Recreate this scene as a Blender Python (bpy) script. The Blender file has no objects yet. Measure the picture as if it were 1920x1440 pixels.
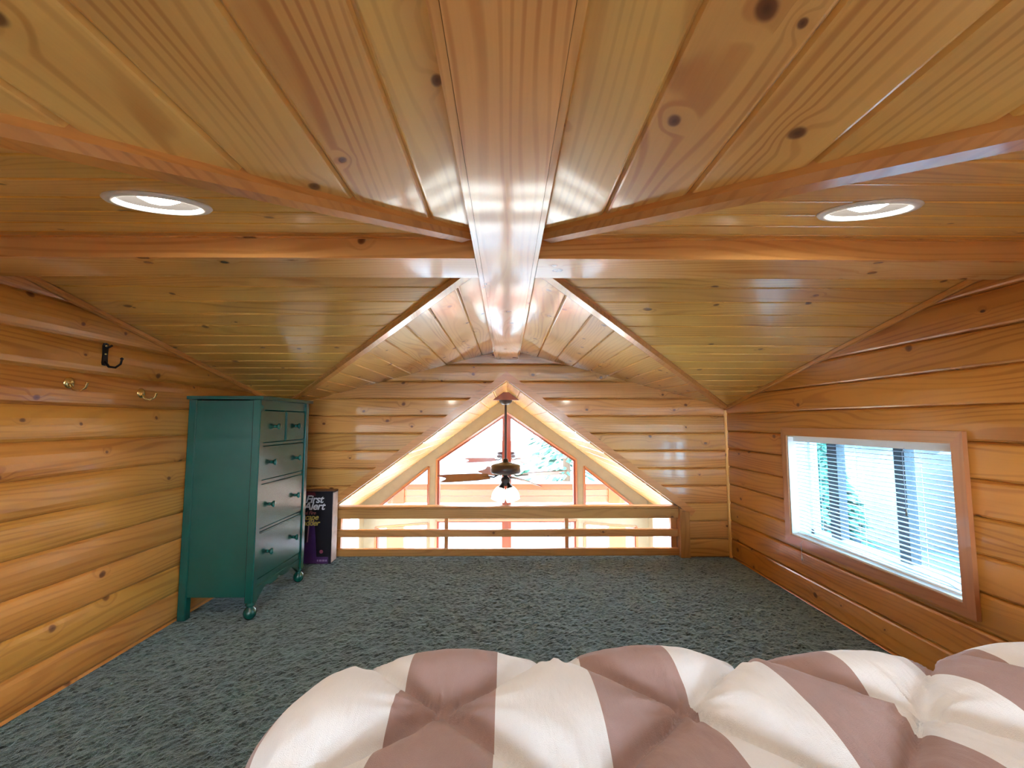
import bpy, bmesh, math, random
from mathutils import Vector, Matrix, noise
random.seed(7)
SC = bpy.context.scene
COL = SC.collection
V = Vector

# ------------------------------------------------------------------ camera, world, exposure
cam_d = bpy.data.cameras.new('camera')
cam_d.sensor_width = 36.0
cam_d.lens = 850 / 1920 * 36.0
cam_d.clip_start = 0.02
cam = bpy.data.objects.new('camera', cam_d)
COL.objects.link(cam)
cam.location = (0, 0, 1.0)
cam.rotation_euler = (math.radians(90 + 4.708), 0, math.radians(-0.672))
SC.camera = cam

world = bpy.data.worlds.new('world')
SC.world = world
world.use_nodes = True
wn = world.node_tree.nodes
wbg = wn['Background']
wbg.inputs[0].default_value = (0.80, 0.91, 1.0, 1)
wbg.inputs[1].default_value = 9.0

vs = SC.view_settings
vs.view_transform = 'Standard'
vs.look = 'None'
vs.gamma = 1.0
vs.use_curve_mapping = False
vs.exposure = 2.15
cy = SC.cycles
cy.max_bounces = 6
cy.diffuse_bounces = 4
cy.glossy_bounces = 2
cy.use_adaptive_sampling = True
cy.adaptive_threshold = 0.06
cy.transparent_max_bounces = 24
cy.caustics_reflective = False
cy.caustics_refractive = False
cy.sample_clamp_indirect = 8.0

BULB = 62.0

# ------------------------------------------------------------------ materials
def lin(r, g, b):
    f = lambda c: (c / 255 / 12.92) if c <= 10 else ((c / 255 + 0.055) / 1.055) ** 2.4
    return (f(r), f(g), f(b), 1)

class N:
    """small node-tree writer"""
    def __init__(s, name):
        s.m = bpy.data.materials.new(name); s.m.use_nodes = True
        s.t = s.m.node_tree; s.b = s.t.nodes['Principled BSDF']; s.out = s.t.nodes['Material Output']
    def n(s, typ, **k):
        o = s.t.nodes.new(typ)
        for a, v in k.items(): setattr(o, a, v)
        return o
    def l(s, a, b): s.t.links.new(a, b)
    def _in(s, sock, v):
        if hasattr(v, 'is_linked') or isinstance(v, bpy.types.NodeSocket): s.l(v, sock)
        else: sock.default_value = v
    def math(s, op, a, b=0.0, clamp=False):
        o = s.n('ShaderNodeMath', operation=op, use_clamp=clamp)
        s._in(o.inputs[0], a); s._in(o.inputs[1], b); return o.outputs[0]
    def vmath(s, op, a, b):
        o = s.n('ShaderNodeVectorMath', operation=op)
        s._in(o.inputs[0], a); s._in(o.inputs[1], b); return o.outputs[0]
    def mix(s, f, a, b, typ='MIX'):
        o = s.n('ShaderNodeMix', data_type='RGBA', blend_type=typ)
        s._in(o.inputs[0], f); s._in(o.inputs[6], a); s._in(o.inputs[7], b); return o.outputs[2]
    def ramp(s, f, lo, hi, a=0.0, b=1.0):
        o = s.n('ShaderNodeMapRange', interpolation_type='SMOOTHSTEP')
        s._in(o.inputs[0], f)
        for i, v in enumerate((lo, hi, a, b)): o.inputs[i + 1].default_value = v
        return o.outputs[0]
    def noise(s, vec, scale, detail=2.0, rough=0.5, dist=0.0):
        o = s.n('ShaderNodeTexNoise'); s._in(o.inputs['Vector'], vec)
        o.inputs['Scale'].default_value = scale; o.inputs['Detail'].default_value = detail
        o.inputs['Roughness'].default_value = rough; o.inputs['Distortion'].default_value = dist
        return o.outputs['Fac']
    def bump(s, h, strength, dist):
        o = s.n('ShaderNodeBump'); s._in(o.inputs['Height'], h)
        o.inputs['Strength'].default_value = strength; o.inputs['Distance'].default_value = dist
        s.l(o.outputs[0], s.b.inputs['Normal']); return o.outputs[0]

def wood(name, light, dark, knot=(98, 46, 24), keep=0.62, rough=0.30, coat=0.35, knot_scale=6.0, ring=38.0, contrast=0.5, vary=0.16, wavy=0.0016):
    k = N(name)
    uv = k.n('ShaderNodeUVMap').outputs[0]
    rnd = k.n('ShaderNodeObjectInfo').outputs['Random']
    off = k.n('ShaderNodeCombineXYZ')
    k.l(k.math('MULTIPLY', rnd, 37.3), off.inputs[0]); k.l(k.math('MULTIPLY', rnd, 91.7), off.inputs[1])
    vec = k.vmath('ADD', uv, off.outputs[0])
    sep = k.n('ShaderNodeSeparateXYZ'); k.l(vec, sep.inputs[0])
    # knots
    wob = k.noise(vec, 22.0, 0.0)
    dv = k.n('ShaderNodeCombineXYZ')
    k.l(k.math('ADD', k.math('MULTIPLY', sep.outputs[0], 0.82), k.math('MULTIPLY', wob, 0.012)), dv.inputs[0])
    k.l(k.math('ADD', sep.outputs[1], k.math('MULTIPLY', wob, 0.010)), dv.inputs[1])
    vo = k.n('ShaderNodeTexVoronoi', voronoi_dimensions='2D'); k.l(dv.outputs[0], vo.inputs['Vector'])
    vo.inputs['Scale'].default_value = knot_scale
    cs = k.n('ShaderNodeSeparateColor'); k.l(vo.outputs['Color'], cs.inputs[0])
    on = k.math('GREATER_THAN', cs.outputs[0], keep)
    size = k.math('ADD', k.math('MULTIPLY', cs.outputs[1], 0.65), 0.38)
    d = k.math('DIVIDE', vo.outputs['Distance'], size)
    core = k.math('MULTIPLY', k.ramp(d, 0.055, 0.105, 1, 0), on)
    heart = k.math('MULTIPLY', k.ramp(d, 0.0, 0.06, 1, 0), on)
    halo = k.math('MULTIPLY', k.ramp(d, 0.05, 0.34, 1, 0), on)
    # annual rings running along the board, bending round the knots
    lo = k.n('ShaderNodeMapping'); k.l(vec, lo.inputs[0]); lo.inputs['Scale'].default_value = (0.9, 6.5, 1)
    n1 = k.noise(lo.outputs[0], 1.0, 1.0)
    r = k.math('ADD', k.math('MULTIPLY', sep.outputs[1], ring), k.math('MULTIPLY', n1, 9.0))
    r = k.math('ADD', r, k.math('MULTIPLY', halo, 0.9))
    sn = k.math('SINE', k.math('MULTIPLY', r, 6.283))
    rg = k.ramp(sn, 0.1, 1.0, 0, 1)
    fi = k.n('ShaderNodeMapping'); k.l(vec, fi.inputs[0]); fi.inputs['Scale'].default_value = (5, 260, 1)
    fib = k.noise(fi.outputs[0], 1.0, 1.0)
    pat = k.n('ShaderNodeMapping'); k.l(vec, pat.inputs[0]); pat.inputs['Scale'].default_value = (1.6, 7, 1)
    patch = k.noise(pat.outputs[0], 1.0, 1.0)
    g = k.math('MULTIPLY', rg, k.ramp(patch, 0.3, 0.7, contrast * 0.35, contrast))
    g = k.math('ADD', g, k.math('MULTIPLY', fib, 0.16))
    g = k.math('ADD', g, k.ramp(patch, 0.35, 0.75, -0.10, 0.22), clamp=True)
    c = k.mix(g, light, dark)
    c = k.mix(k.math('MULTIPLY', halo, 0.16), c, dark)
    c = k.mix(k.math('MULTIPLY', core, 0.82), c, lin(*knot))
    c = k.mix(k.math('MULTIPLY', heart, 0.5), c, lin(knot[0] * 0.6, knot[1] * 0.5, knot[2] * 0.5))
    hs = k.n('ShaderNodeHueSaturation'); k.l(c, hs.inputs['Color'])
    k.l(k.math('ADD', k.math('MULTIPLY', rnd, vary), 1.0 - vary / 2), hs.inputs['Value'])
    r2 = k.math('FRACT', k.math('MULTIPLY', rnd, 7.77))
    k.l(k.math('ADD', k.math('MULTIPLY', r2, 0.012), 0.494), hs.inputs['Hue'])
    k.l(hs.outputs[0], k.b.inputs['Base Color'])
    k.b.inputs['Roughness'].default_value = rough
    k.b.inputs['Coat Weight'].default_value = coat
    k.b.inputs['Coat Roughness'].default_value = 0.09
    wv = k.noise(lo.outputs[0], 3.0, 1.0)
    k.bump(wv, 0.5, wavy)
    return k.m

def plain(name, col, rough=0.5, metal=0.0, coat=0.0, spec=None, nscale=None, namp=0.12, bump=0.0, bscale=60.0):
    k = N(name)
    tc = k.n('ShaderNodeTexCoord').outputs['Object']
    f = k.noise(tc, nscale or 14.0, 3.0)
    a = tuple(max(0, c * (1 - namp)) for c in col[:3]) + (1,)
    b = tuple(min(1, c * (1 + namp)) for c in col[:3]) + (1,)
    k.l(k.mix(f, a, b), k.b.inputs['Base Color'])
    k.b.inputs['Roughness'].default_value = rough
    k.b.inputs['Metallic'].default_value = metal
    k.b.inputs['Coat Weight'].default_value = coat
    if spec is not None: k.b.inputs['Specular IOR Level'].default_value = spec
    if bump: k.bump(k.noise(tc, bscale, 2.0), bump, 0.002)
    return k.m

def glow(name, col, strength):
    k = N(name)
    e = k.n('ShaderNodeEmission'); e.inputs[0].default_value = col; e.inputs[1].default_value = strength
    k.l(e.outputs[0], k.out.inputs[0]); return k.m

def glass(name, tint=(0.96, 0.99, 1.0, 1)):
    k = N(name)
    t = k.n('ShaderNodeBsdfTransparent'); t.inputs[0].default_value = tint
    g = k.n('ShaderNodeBsdfGlossy'); g.inputs['Roughness'].default_value = 0.02
    fr = k.n('ShaderNodeLayerWeight'); fr.inputs[0].default_value = .5
    f5 = k.math('ADD', k.math('MULTIPLY', k.math('POWER', fr.outputs['Facing'], 5.0), .9), .03)
    mx = k.n('ShaderNodeMixShader')
    k.l(f5, mx.inputs[0]); k.l(t.outputs[0], mx.inputs[1]); k.l(g.outputs[0], mx.inputs[2])
    k.l(mx.outputs[0], k.out.inputs[0]); return k.m

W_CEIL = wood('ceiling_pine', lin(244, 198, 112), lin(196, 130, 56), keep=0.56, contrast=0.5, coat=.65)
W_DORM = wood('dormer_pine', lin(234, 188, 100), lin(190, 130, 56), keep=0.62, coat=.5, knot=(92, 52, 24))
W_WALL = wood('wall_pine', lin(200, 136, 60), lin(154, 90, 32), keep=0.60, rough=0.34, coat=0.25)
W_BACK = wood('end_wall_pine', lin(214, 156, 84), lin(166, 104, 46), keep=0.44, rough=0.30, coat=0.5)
W_BEAM = wood('beam_pine', lin(246, 192, 114), lin(202, 132, 62), keep=0.62, contrast=0.46, rough=0.26, coat=0.8)
W_TRIM = wood('trim_pine', lin(218, 152, 80), lin(172, 106, 46), keep=0.88, contrast=0.35)
W_CASE = wood('window_casing_pine', lin(184, 124, 78), lin(146, 88, 50), keep=0.92, contrast=0.3)
W_RAIL = wood('railing_pine', lin(198, 138, 78), lin(154, 94, 46), keep=0.8, contrast=0.35)
W_PORCH = wood('porch_pine', lin(150, 60, 12), lin(126, 44, 8), keep=0.75, contrast=0.35, coat=0.1, rough=0.5)
W_BACKING = plain('board_backing', lin(120, 72, 32), 0.7)
CREAM = plain('cream_plaster', lin(160, 152, 130), 0.8, bump=0.2)
WHITE = plain('white_paint', lin(236, 236, 232), 0.45, namp=0.03)
VINYL = plain('white_vinyl', lin(232, 236, 240), 0.38, namp=0.02)
DARKFR = plain('backlit_shade_frame', lin(48, 50, 56), 0.5)  # dark colour stands in for the shade on backlit window bars
GLASS = glass('window_glass')
TINT = glass('side_window_glass', (0.62, 0.80, 0.90, 1))
def slat_vinyl():
    k = N('translucent_slat_vinyl')
    tc = k.n('ShaderNodeTexCoord').outputs['Object']
    col = k.mix(k.noise(tc, 20.0), lin(226, 232, 238), lin(238, 242, 246))
    k.l(col, k.b.inputs['Base Color']); k.b.inputs['Roughness'].default_value = .4
    tr = k.n('ShaderNodeBsdfTranslucent'); k.l(col, tr.inputs[0])
    mx = k.n('ShaderNodeMixShader'); mx.inputs[0].default_value = .35
    k.l(k.b.outputs[0], mx.inputs[1]); k.l(tr.outputs[0], mx.inputs[2]); k.l(mx.outputs[0], k.out.inputs[0])
    return k.m
SLAT = slat_vinyl()

def teal_paint():
    k = N('teal_gloss_paint')
    tc = k.n('ShaderNodeTexCoord').outputs['Object']
    f = k.noise(tc, 5.0, 4.0)
    k.l(k.mix(f, lin(7, 66, 57), lin(13, 80, 69)), k.b.inputs['Base Color'])
    k.b.inputs['Roughness'].default_value = 0.26
    k.b.inputs['Coat Weight'].default_value = 0.2
    k.b.inputs['Coat Roughness'].default_value = 0.22
    mp = k.n('ShaderNodeMapping'); k.l(tc, mp.inputs[0]); mp.inputs['Scale'].default_value = (60, 12, 6)
    k.bump(k.noise(mp.outputs[0], 1.0, 2.0), 0.12, 0.002)
    return k.m
TEAL = teal_paint()

def carpet_mat():
    k = N('green_carpet')
    tc = k.n('ShaderNodeTexCoord').outputs['Object']
    a = k.noise(tc, 7.0, 5.0, 0.7); b = k.noise(tc, 34.0, 5.0, 0.8, 1.2); c = k.noise(tc, 230.0, 2.0)
    col = k.mix(k.ramp(a, 0.35, 0.68), lin(26, 42, 38), lin(76, 102, 94))
    col = k.mix(k.ramp(b, 0.40, 0.58), k.mix(0.88, col, lin(5, 9, 9)), col)
    col = k.mix(k.math('MULTIPLY', k.ramp(c, 0.5, 0.75), 0.45), col, lin(134, 142, 122))
    k.l(col, k.b.inputs['Base Color'])
    k.b.inputs['Roughness'].default_value = 0.85
    k.b.inputs['Sheen Weight'].default_value = 1.0
    k.b.inputs['Sheen Roughness'].default_value = 0.3
    k.b.inputs['Sheen Tint'].default_value = (.75, .95, 1, 1)
    k.bump(k.math('ADD', b, k.math('MULTIPLY', c, 0.5)), 0.9, 0.008)
    return k.m
CARPET = carpet_mat()

def quilt_mat():
    k = N('striped_comforter_cloth')
    uv = k.n('ShaderNodeUVMap').outputs[0]
    sp = k.n('ShaderNodeSeparateXYZ'); k.l(uv, sp.inputs[0])
    t = k.math('FRACT', k.math('DIVIDE', k.math('ADD', sp.outputs[0], 10 * 0.352 + 0.195), 0.352))
    f = k.math('LESS_THAN', t, 0.5)
    cl = k.noise(uv, 9.0, 4.0)
    wht = k.mix(cl, lin(220, 221, 226), lin(238, 239, 244)); mv = k.mix(cl, lin(152, 124, 122), lin(170, 142, 140))
    k.l(k.mix(f, wht, mv), k.b.inputs['Base Color'])
    k.b.inputs['Roughness'].default_value = 0.85
    k.b.inputs['Sheen Weight'].default_value = 0.2
    mp = k.n('ShaderNodeMapping'); k.l(uv, mp.inputs[0]); mp.inputs['Scale'].default_value = (26, 9, 1); mp.inputs['Rotation'].default_value = (0, 0, 0.6)
    h = k.math('ADD', k.math('MULTIPLY', k.noise(mp.outputs[0], 1.0, 3.0), 1.0), k.math('MULTIPLY', k.noise(uv, 700.0, 1.0), 0.12))
    k.bump(h, 0.7, 0.010)
    return k.m
QUILT = quilt_mat()

# ------------------------------------------------------------------ geometry helpers
WL = {}     # world position of every object's origin

class G:
    def __init__(s): s.v = []; s.f = []; s.sm = []
    def add(s, vs_, fs, smooth=False):
        o = len(s.v); s.v += [V(p) for p in vs_]
        for f in fs: s.f.append([o + i for i in f]); s.sm.append(smooth)
        return s
    def prism(s, poly, vec):
        poly = [V(p) for p in poly]; vec = V(vec); n = len(poly)
        nrm = V((0, 0, 0))
        for i in range(n): nrm += poly[i].cross(poly[(i + 1) % n])
        if nrm.dot(vec) > 0: poly.reverse()
        fs = [list(range(n)), list(range(2 * n - 1, n - 1, -1))]
        for i in range(n):
            j = (i + 1) % n; fs.append([i, i + n, j + n, j])
        return s.add(poly + [p + vec for p in poly], fs)
    def box(s, a, b):
        x0, y0, z0 = [min(a[i], b[i]) for i in range(3)]; x1, y1, z1 = [max(a[i], b[i]) for i in range(3)]
        return s.prism([(x0, y0, z0), (x1, y0, z0), (x1, y1, z0), (x0, y1, z0)], (0, 0, z1 - z0))
    def bar(s, p0, p1, w, h, up=(0, 0, 1), ch=0.0):
        """rectangular bar w wide, h high (centred), optional chamfer"""
        p0, p1 = V(p0), V(p1); d = (p1 - p0).normalized(); side = d.cross(V(up)).normalized(); u = side.cross(d)
        a, b = w / 2, h / 2
        if ch: sec = [(-a + ch, -b), (a - ch, -b), (a, -b + ch), (a, b - ch), (a - ch, b), (-a + ch, b), (-a, b - ch), (-a, -b + ch)]
        else: sec = [(-a, -b), (a, -b), (a, b), (-a, b)]
        return s.prism([p0 + side * x + u * y for x, y in sec], p1 - p0)
    def lathe(s, prof, c, axis=(0, 0, 1), seg=24, smooth=True, caps=(True, True)):
        """prof: (radius, height) along axis from c"""
        c = V(c); ax = V(axis).normalized(); t = V((1, 0, 0)) if abs(ax.x) < 0.9 else V((0, 1, 0))
        e1 = ax.cross(t).normalized(); e2 = ax.cross(e1); vs_ = []; fs = []
        for r, h in prof:
            for i in range(seg):
                a = 2 * math.pi * i / seg; vs_.append(c + ax * h + (e1 * math.cos(a) + e2 * math.sin(a)) * r)
        for j in range(len(prof) - 1):
            for i in range(seg):
                k = (i + 1) % seg; fs.append([j * seg + i, j * seg + k, (j + 1) * seg + k, (j + 1) * seg + i])
        s.add(vs_, fs, smooth)
        for j in (0, len(prof) - 1):
            if prof[j][0] > 1e-5 and caps[j > 0]:
                ring = [j * seg + i for i in range(seg)]
                s.add([vs_[i] for i in ring], [list(range(seg))])
        return s
    def tube(s, pts, r, seg=8):
        pts = [V(p) for p in pts]; n = len(pts); vs_ = []; fs = []
        rr = r if isinstance(r, (list, tuple)) else [r] * n
        prev = None
        for i, p in enumerate(pts):
            d = (pts[min(i + 1, n - 1)] - pts[max(i - 1, 0)]).normalized()
            if prev is None:
                t = V((0, 0, 1)) if abs(d.z) < 0.9 else V((1, 0, 0)); e1 = d.cross(t).normalized()
            else: e1 = (prev - d * prev.dot(d)).normalized()
            prev = e1; e2 = d.cross(e1)
            for k in range(seg):
                a = 2 * math.pi * k / seg; vs_.append(p + (e1 * math.cos(a) + e2 * math.sin(a)) * rr[i])
        for i in range(n - 1):
            for k in range(seg):
                q = (k + 1) % seg; fs.append([i * seg + k, i * seg + q, (i + 1) * seg + q, (i + 1) * seg + k])
        s.add(vs_, fs, True)
        s.add(vs_[:seg], [list(range(seg))[::-1]]); s.add(vs_[-seg:], [list(range(seg))])
        return s
    def obj(s, name, mat, parent=None, grain=None, uvs=None):
        base = WL[parent.name] if parent else V((0, 0, 0))
        me = bpy.data.meshes.new(name)
        me.from_pydata([p - base for p in s.v], [], s.f)
        if grain is None and s.v:
            ext = [max(p[i] for p in s.v) - min(p[i] for p in s.v) for i in range(3)]
            grain = V((0, 0, 0)); grain[ext.index(max(ext))] = 1
        A = V(grain).normalized()
        uvl = me.uv_layers.new(name='UVMap')
        for p in me.polygons:
            p.use_smooth = s.sm[p.index]
            nn = p.normal; B = nn.cross(A)
            if B.length < 0.2: A2 = V((0, 0, 1)) if abs(nn.z) < .8 else V((1, 0, 0)); B = nn.cross(A2).normalized(); AA = B.cross(nn)
            else: B.normalize(); AA = A
            for li in p.loop_indices:
                vi = me.loops[li].vertex_index; co = s.v[vi]
                uvl.data[li].uv = uvs[vi] if uvs else (co.dot(AA), co.dot(B) + 0.31 * (round(nn.x * 2) + 2 * round(nn.y * 2) + 3 * round(nn.z * 2)))
        me.materials.append(mat)
        o = bpy.data.objects.new(name, me); COL.objects.link(o)
        if parent: o.parent = parent
        WL[o.name] = base.copy()
        return o

def tag(o, label, cat=None, group=None, kind=None):
    o['label'] = label
    if cat: o['category'] = cat
    if group: o['group'] = group
    if kind: o['kind'] = kind
    return o

def thing(name, loc, label, cat, group=None, kind=None):
    o = bpy.data.objects.new(name, None); COL.objects.link(o); o.location = loc; o.empty_display_size = 0.1
    WL[o.name] = V(loc)
    return tag(o, label, cat, group, kind)

def copy_tree(o, parent=None):
    c = o.copy(); COL.objects.link(c); c.parent = parent
    WL[c.name] = WL[o.name].copy()
    for ch in list(o.children): copy_tree(ch, c)
    return c

def u_range(poly, v):
    us = []
    n = len(poly)
    for i in range(n):
        (ua, va), (ub, vb) = poly[i], poly[(i + 1) % n]
        if abs(va - vb) < 1e-9:
            if abs(v - va) < 1e-7: us += [ua, ub]
        elif min(va, vb) - 1e-9 <= v <= max(va, vb) + 1e-9:
            us.append(ua + (ub - ua) * (v - va) / (vb - va))
    return (min(us), max(us)) if us else None

PROF_FLAT = [(0.0, 0.002), (0.035, 0.009), (0.06, 0.010), (0.94, 0.010), (0.965, 0.009), (1.0, 0.002)]
PROF_LOG = [(0.0, 0.001), (0.03, 0.006), (0.10, 0.0115), (0.25, 0.0155), (0.45, 0.017), (0.65, 0.016), (0.82, 0.0125), (0.93, 0.0085), (1.0, 0.003)]
PROF_LAP = [(0.0, 0.002), (0.03, 0.011), (0.08, 0.014), (0.5, 0.0145), (0.9, 0.0125), (0.96, 0.010), (1.0, 0.002)]

def clad(parent, O, U, Vv, Nn, polys, w, v0, prof, mat, name='plank', back=-0.004, split=None):
    """individual boards running along U, stacked along V, clipped to v-monotone polygons"""
    O, U, Vv, Nn = V(O), V(U).normalized(), V(Vv).normalized(), V(Nn).normalized()
    out = []
    for poly in polys:
        vmin = min(p[1] for p in poly); vmax = max(p[1] for p in poly)
        k = math.floor((vmin - v0) / w + 1e-6)
        while v0 + k * w < vmax - 1e-6:
            s0 = v0 + k * w; k += 1
            lo = max(vmin, s0); hi = min(vmax, s0 + w)
            if hi - lo < 0.006: continue
            ts = [lo, hi] + [s0 + t * w for t, _ in prof] + [p[1] for p in poly]
            ts = sorted({round(t, 6) for t in ts if lo - 1e-7 <= t <= hi + 1e-7})
            rows = []
            for t in ts:
                r = u_range(poly, min(max(t, vmin), vmax))
                if r is None: continue
                f = (t - s0) / w; d = prof[-1][1]
                for (ta, da), (tb, db) in zip(prof, prof[1:]):
                    if ta <= f <= tb: d = da + (db - da) * (f - ta) / (tb - ta); break
                rows.append((t, r[0], r[1], d))
            if len(rows) < 2 or max(r[2] - r[1] for r in rows) < 0.01: continue
            # optional butt joints along the board
            cuts = [None]
            umin = min(r[1] for r in rows); umax = max(r[2] for r in rows)
            if split and umax - umin > split * 1.2:
                c = umin + (umax - umin) * random.uniform(0.3, 0.7); cuts = [(umin - 1, c - 0.0006), (c + 0.0006, umax + 1)]
            for cut in cuts:
                g = G(); vs_ = []; uvs = []; okrows = []
                for t, a, b, d in rows:
                    if cut: a = max(a, cut[0]); b = min(b, cut[1])
                    if b < a: a = b = (a + b) / 2
                    okrows.append((t, a, b, d))
                if max(r[2] - r[1] for r in okrows) < 0.01: continue
                for t, a, b, d in okrows:
                    for u_ in (a, b):
                        for dd in (d, back):
                            vs_.append(O + U * u_ + Vv * t + Nn * dd); uvs.append((u_, t))
                fs = []; n = len(okrows)
                for i in range(n - 1):
                    p, q = i * 4, i * 4 + 4
                    fs += [[p, p + 2, q + 2, q], [p + 1, q + 1, q + 3, p + 3], [p, q, q + 1, p + 1], [p + 2, p + 3, q + 3, q + 2]]
                e = (n - 1) * 4
                fs += [[0, 1, 3, 2], [e, e + 2, e + 3, e + 1]]
                if U.cross(Vv).dot(Nn) < 0: fs = [f[::-1] for f in fs]
                g.add(vs_, fs)
                # smooth across the convex face only
                o = g.obj(name, mat, parent, uvs=uvs)
                out.append(o)
    return out

def cut_holes(objs, cutter):
    for o in objs:
        m = o.modifiers.new('hole', 'BOOLEAN'); m.operation = 'DIFFERENCE'; m.solver = 'EXACT'; m.object = cutter
    bpy.context.view_layer.update()
    dg = bpy.context.evaluated_depsgraph_get()
    new = {o: bpy.data.meshes.new_from_object(o.evaluated_get(dg), preserve_all_data_layers=True, depsgraph=dg) for o in objs}
    for o, me in new.items():
        o.modifiers.clear(); o.data = me

# ------------------------------------------------------------------ room dimensions (metres)
W = 1.67; YB = 3.44; YC = 1.37; PK = 1.56; ZE = 1.114; YR = -2.1
SM = (PK - ZE) / W                    # pitch of the main ceiling
PV = (YB - YC) / W                    # plan slope of the valleys
YN = YC - PV * W                      # near corner of the cross gables
SD = (PK - ZE) / (YB - YC)            # pitch of the cross gables
T = 0.06
zmain = lambda x: PK - SM * abs(x)
zdorm = lambda y: PK - SD * abs(y - YC)
OPX, OPZ, OPA = 1.30, 0.355, 1.312    # gable opening in the end wall
zop = lambda x: OPA - (OPA - OPZ) / OPX * abs(x)

# ------------------------------------------------------------------ floor (looped carpet)
def build_floor():
    nx, ny = 330, 540
    x0, x1, y0, y1 = -W - 0.02, W + 0.02, YR - 0.02, YB + 0.09
    vs_ = []; fs = []
    ys = [y0 + (y1 - y0) * (1 - (1 - j / ny) ** 1.0) for j in range(ny + 1)]
    for j in range(ny + 1):
        for i in range(nx + 1):
            x = x0 + (x1 - x0) * i / nx; y = ys[j]
            h = noise.noise((x * 34, y * 34, 0.3)) * 0.004 + noise.noise((x * 78, y * 78, 4.0)) * 0.0035 + random.uniform(-0.0015, 0.0015)
            vs_.append((x, y, h - 0.004))
    for j in range(ny):
        for i in range(nx):
            a = j * (nx + 1) + i; fs.append((a, a + 1, a + nx + 2, a + nx + 1))
    me = bpy.data.meshes.new('floor'); me.from_pydata(vs_, [], fs); me.materials.append(CARPET)
    o = bpy.data.objects.new('floor', me); COL.objects.link(o)
    WL['floor'] = V((0, 0, 0))
    tag(o, 'dark green mottled loop pile carpet of the loft', 'floor', kind='structure')
    d = G().box((x0, y0, -0.16), (x1, YB + 0.06, -0.014)).obj('floor_deck', W_BACKING, o)
build_floor()

# ------------------------------------------------------------------ side walls
def wall_outline(top_gable=True):
    return [(YR, 0), (YB, 0), (YB, ZE), (YC, PK), (YN, ZE), (YR, ZE)]

WIN = (1.665, 2.655, 0.352, 0.918)    # y0 y1 z0 z1 of the side window
def side_wall(sx, name, label, hole=None):
    pts = wall_outline()
    g = G(); ext = (sx * T, 0, 0)
    P = lambda L: [(sx * W, y, z) for y, z in L]
    if hole:
        y0, y1, z0, z1 = hole
        g.prism(P([(YR, -0.1), (YB, -0.1), (YB, z0), (YR, z0)]), ext)
        g.prism(P([(YR, z0), (y0, z0), (y0, z1), (YR, z1)]), ext)
        g.prism(P([(y1, z0), (YB, z0), (YB, z1), (y1, z1)]), ext)
        g.prism(P([(YR, z1), (YB, z1), (YB, ZE + .03), (YC, PK + .03), (YN, ZE + .03), (YR, ZE + .03)]), ext)
    else:
        g.prism(P([(YR, -0.1), (YB, -0.1), (YB, ZE + .03), (YC, PK + .03), (YN, ZE + .03), (YR, ZE + .03)]), ext)
    o = g.obj(name, W_BACKING)
    tag(o, label, 'wall', kind='structure')
    if hole:
        polys = [[(YR, 0), (YB, 0), (YB, z0), (YR, z0)], [(YR, z0), (y0, z0), (y0, z1), (YR, z1)], [(y1, z0), (YB, z0), (YB, z1), (y1, z1)],
                 [(YR, z1), (YB, z1), (YB, ZE), (YC, PK), (YN, ZE), (YR, ZE)]]
    else: polys = [pts]
    # row zero runs at the photograph's seam heights
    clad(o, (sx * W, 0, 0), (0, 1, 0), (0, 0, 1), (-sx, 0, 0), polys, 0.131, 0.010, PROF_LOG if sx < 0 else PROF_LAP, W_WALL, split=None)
    return o
wl = side_wall(-1, 'wall_left', 'left gable wall of rounded honey pine siding')
wr = side_wall(1, 'wall_right', 'right gable wall of pine siding around the blind window', WIN)

# ------------------------------------------------------------------ end wall with the gable opening to the great room
g = G()
P = lambda L, y=YB: [(x, y, z) for x, z in L]
for sx in (-1, 1):
    g.prism(P([(sx * (W + T), -0.1), (sx * OPX, -0.1), (sx * OPX, OPZ), (sx * (W + T), OPZ)]), (0, T, 0))
    g.prism(P([(sx * (W + T), OPZ), (sx * OPX, OPZ), (0, OPA), (0, PK + .05), (sx * (W + T), ZE)]), (0, T, 0))
wb = g.obj('wall_back', W_BACKING)
tag(wb, 'pine plank end wall around the triangular opening', 'wall', kind='structure')
pl = []
for sx in (-1, 1):
    poly = [(sx * W, 0), (sx * OPX, 0), (sx * OPX, OPZ), (0, OPA), (sx * 0.0, 1.3), (sx * W, ZE)]
    poly = [(sx * W, 0.0), (sx * OPX, 0.0), (sx * OPX, OPZ), (sx * (OPA - 1.30) / (OPA - OPZ) * OPX, 1.30), (sx * (PK - 1.30) / SM, 1.30), (sx * W, ZE)]
    pl.append(poly)
pl.append([(-(PK - 1.30) / SM, 1.30), ((PK - 1.30) / SM, 1.30), (0.0, PK)])
clad(wb, (0, YB, 0), (1, 0, 0), (0, 0, 1), (0, -1, 0), pl, 0.130, 0.0, PROF_LAP, W_BACK)

# rear wall behind the viewer with a window added to let in daylight
RW = (-1.1, 1.1, 0.42, 1.16)
g = G(); x0, x1, z0, z1 = RW
for L in ([(-W - T, -.1), (W + T, -.1), (W + T, z0), (-W - T, z0)], [(-W - T, z0), (x0, z0), (x0, z1), (-W - T, ZE)], [(x1, z0), (W + T, z0), (W + T, ZE), (x1, z1)],
          [(-W - T, ZE), (x0, z1), (x1, z1), (W + T, ZE), (0, PK + .05)]):
    g.prism(P(L, YR), (0, -T, 0))
wre = g.obj('wall_rear', W_WALL)
tag(wre, 'pine wall behind the bed head with a wide window added for daylight', 'wall', kind='structure')
g = G()
for a, b in (((x0, z0), (x1, z0)), ((x0, z1), (x1, z1)), ((x0, z0), (x0, z1)), ((x1, z0), (x1, z1)), ((0, z0), (0, z1))):
    g.bar((a[0], YR + 0.01, a[1]), (b[0], YR + 0.01, b[1]), 0.05, 0.03, (0, 1, 0))
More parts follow.
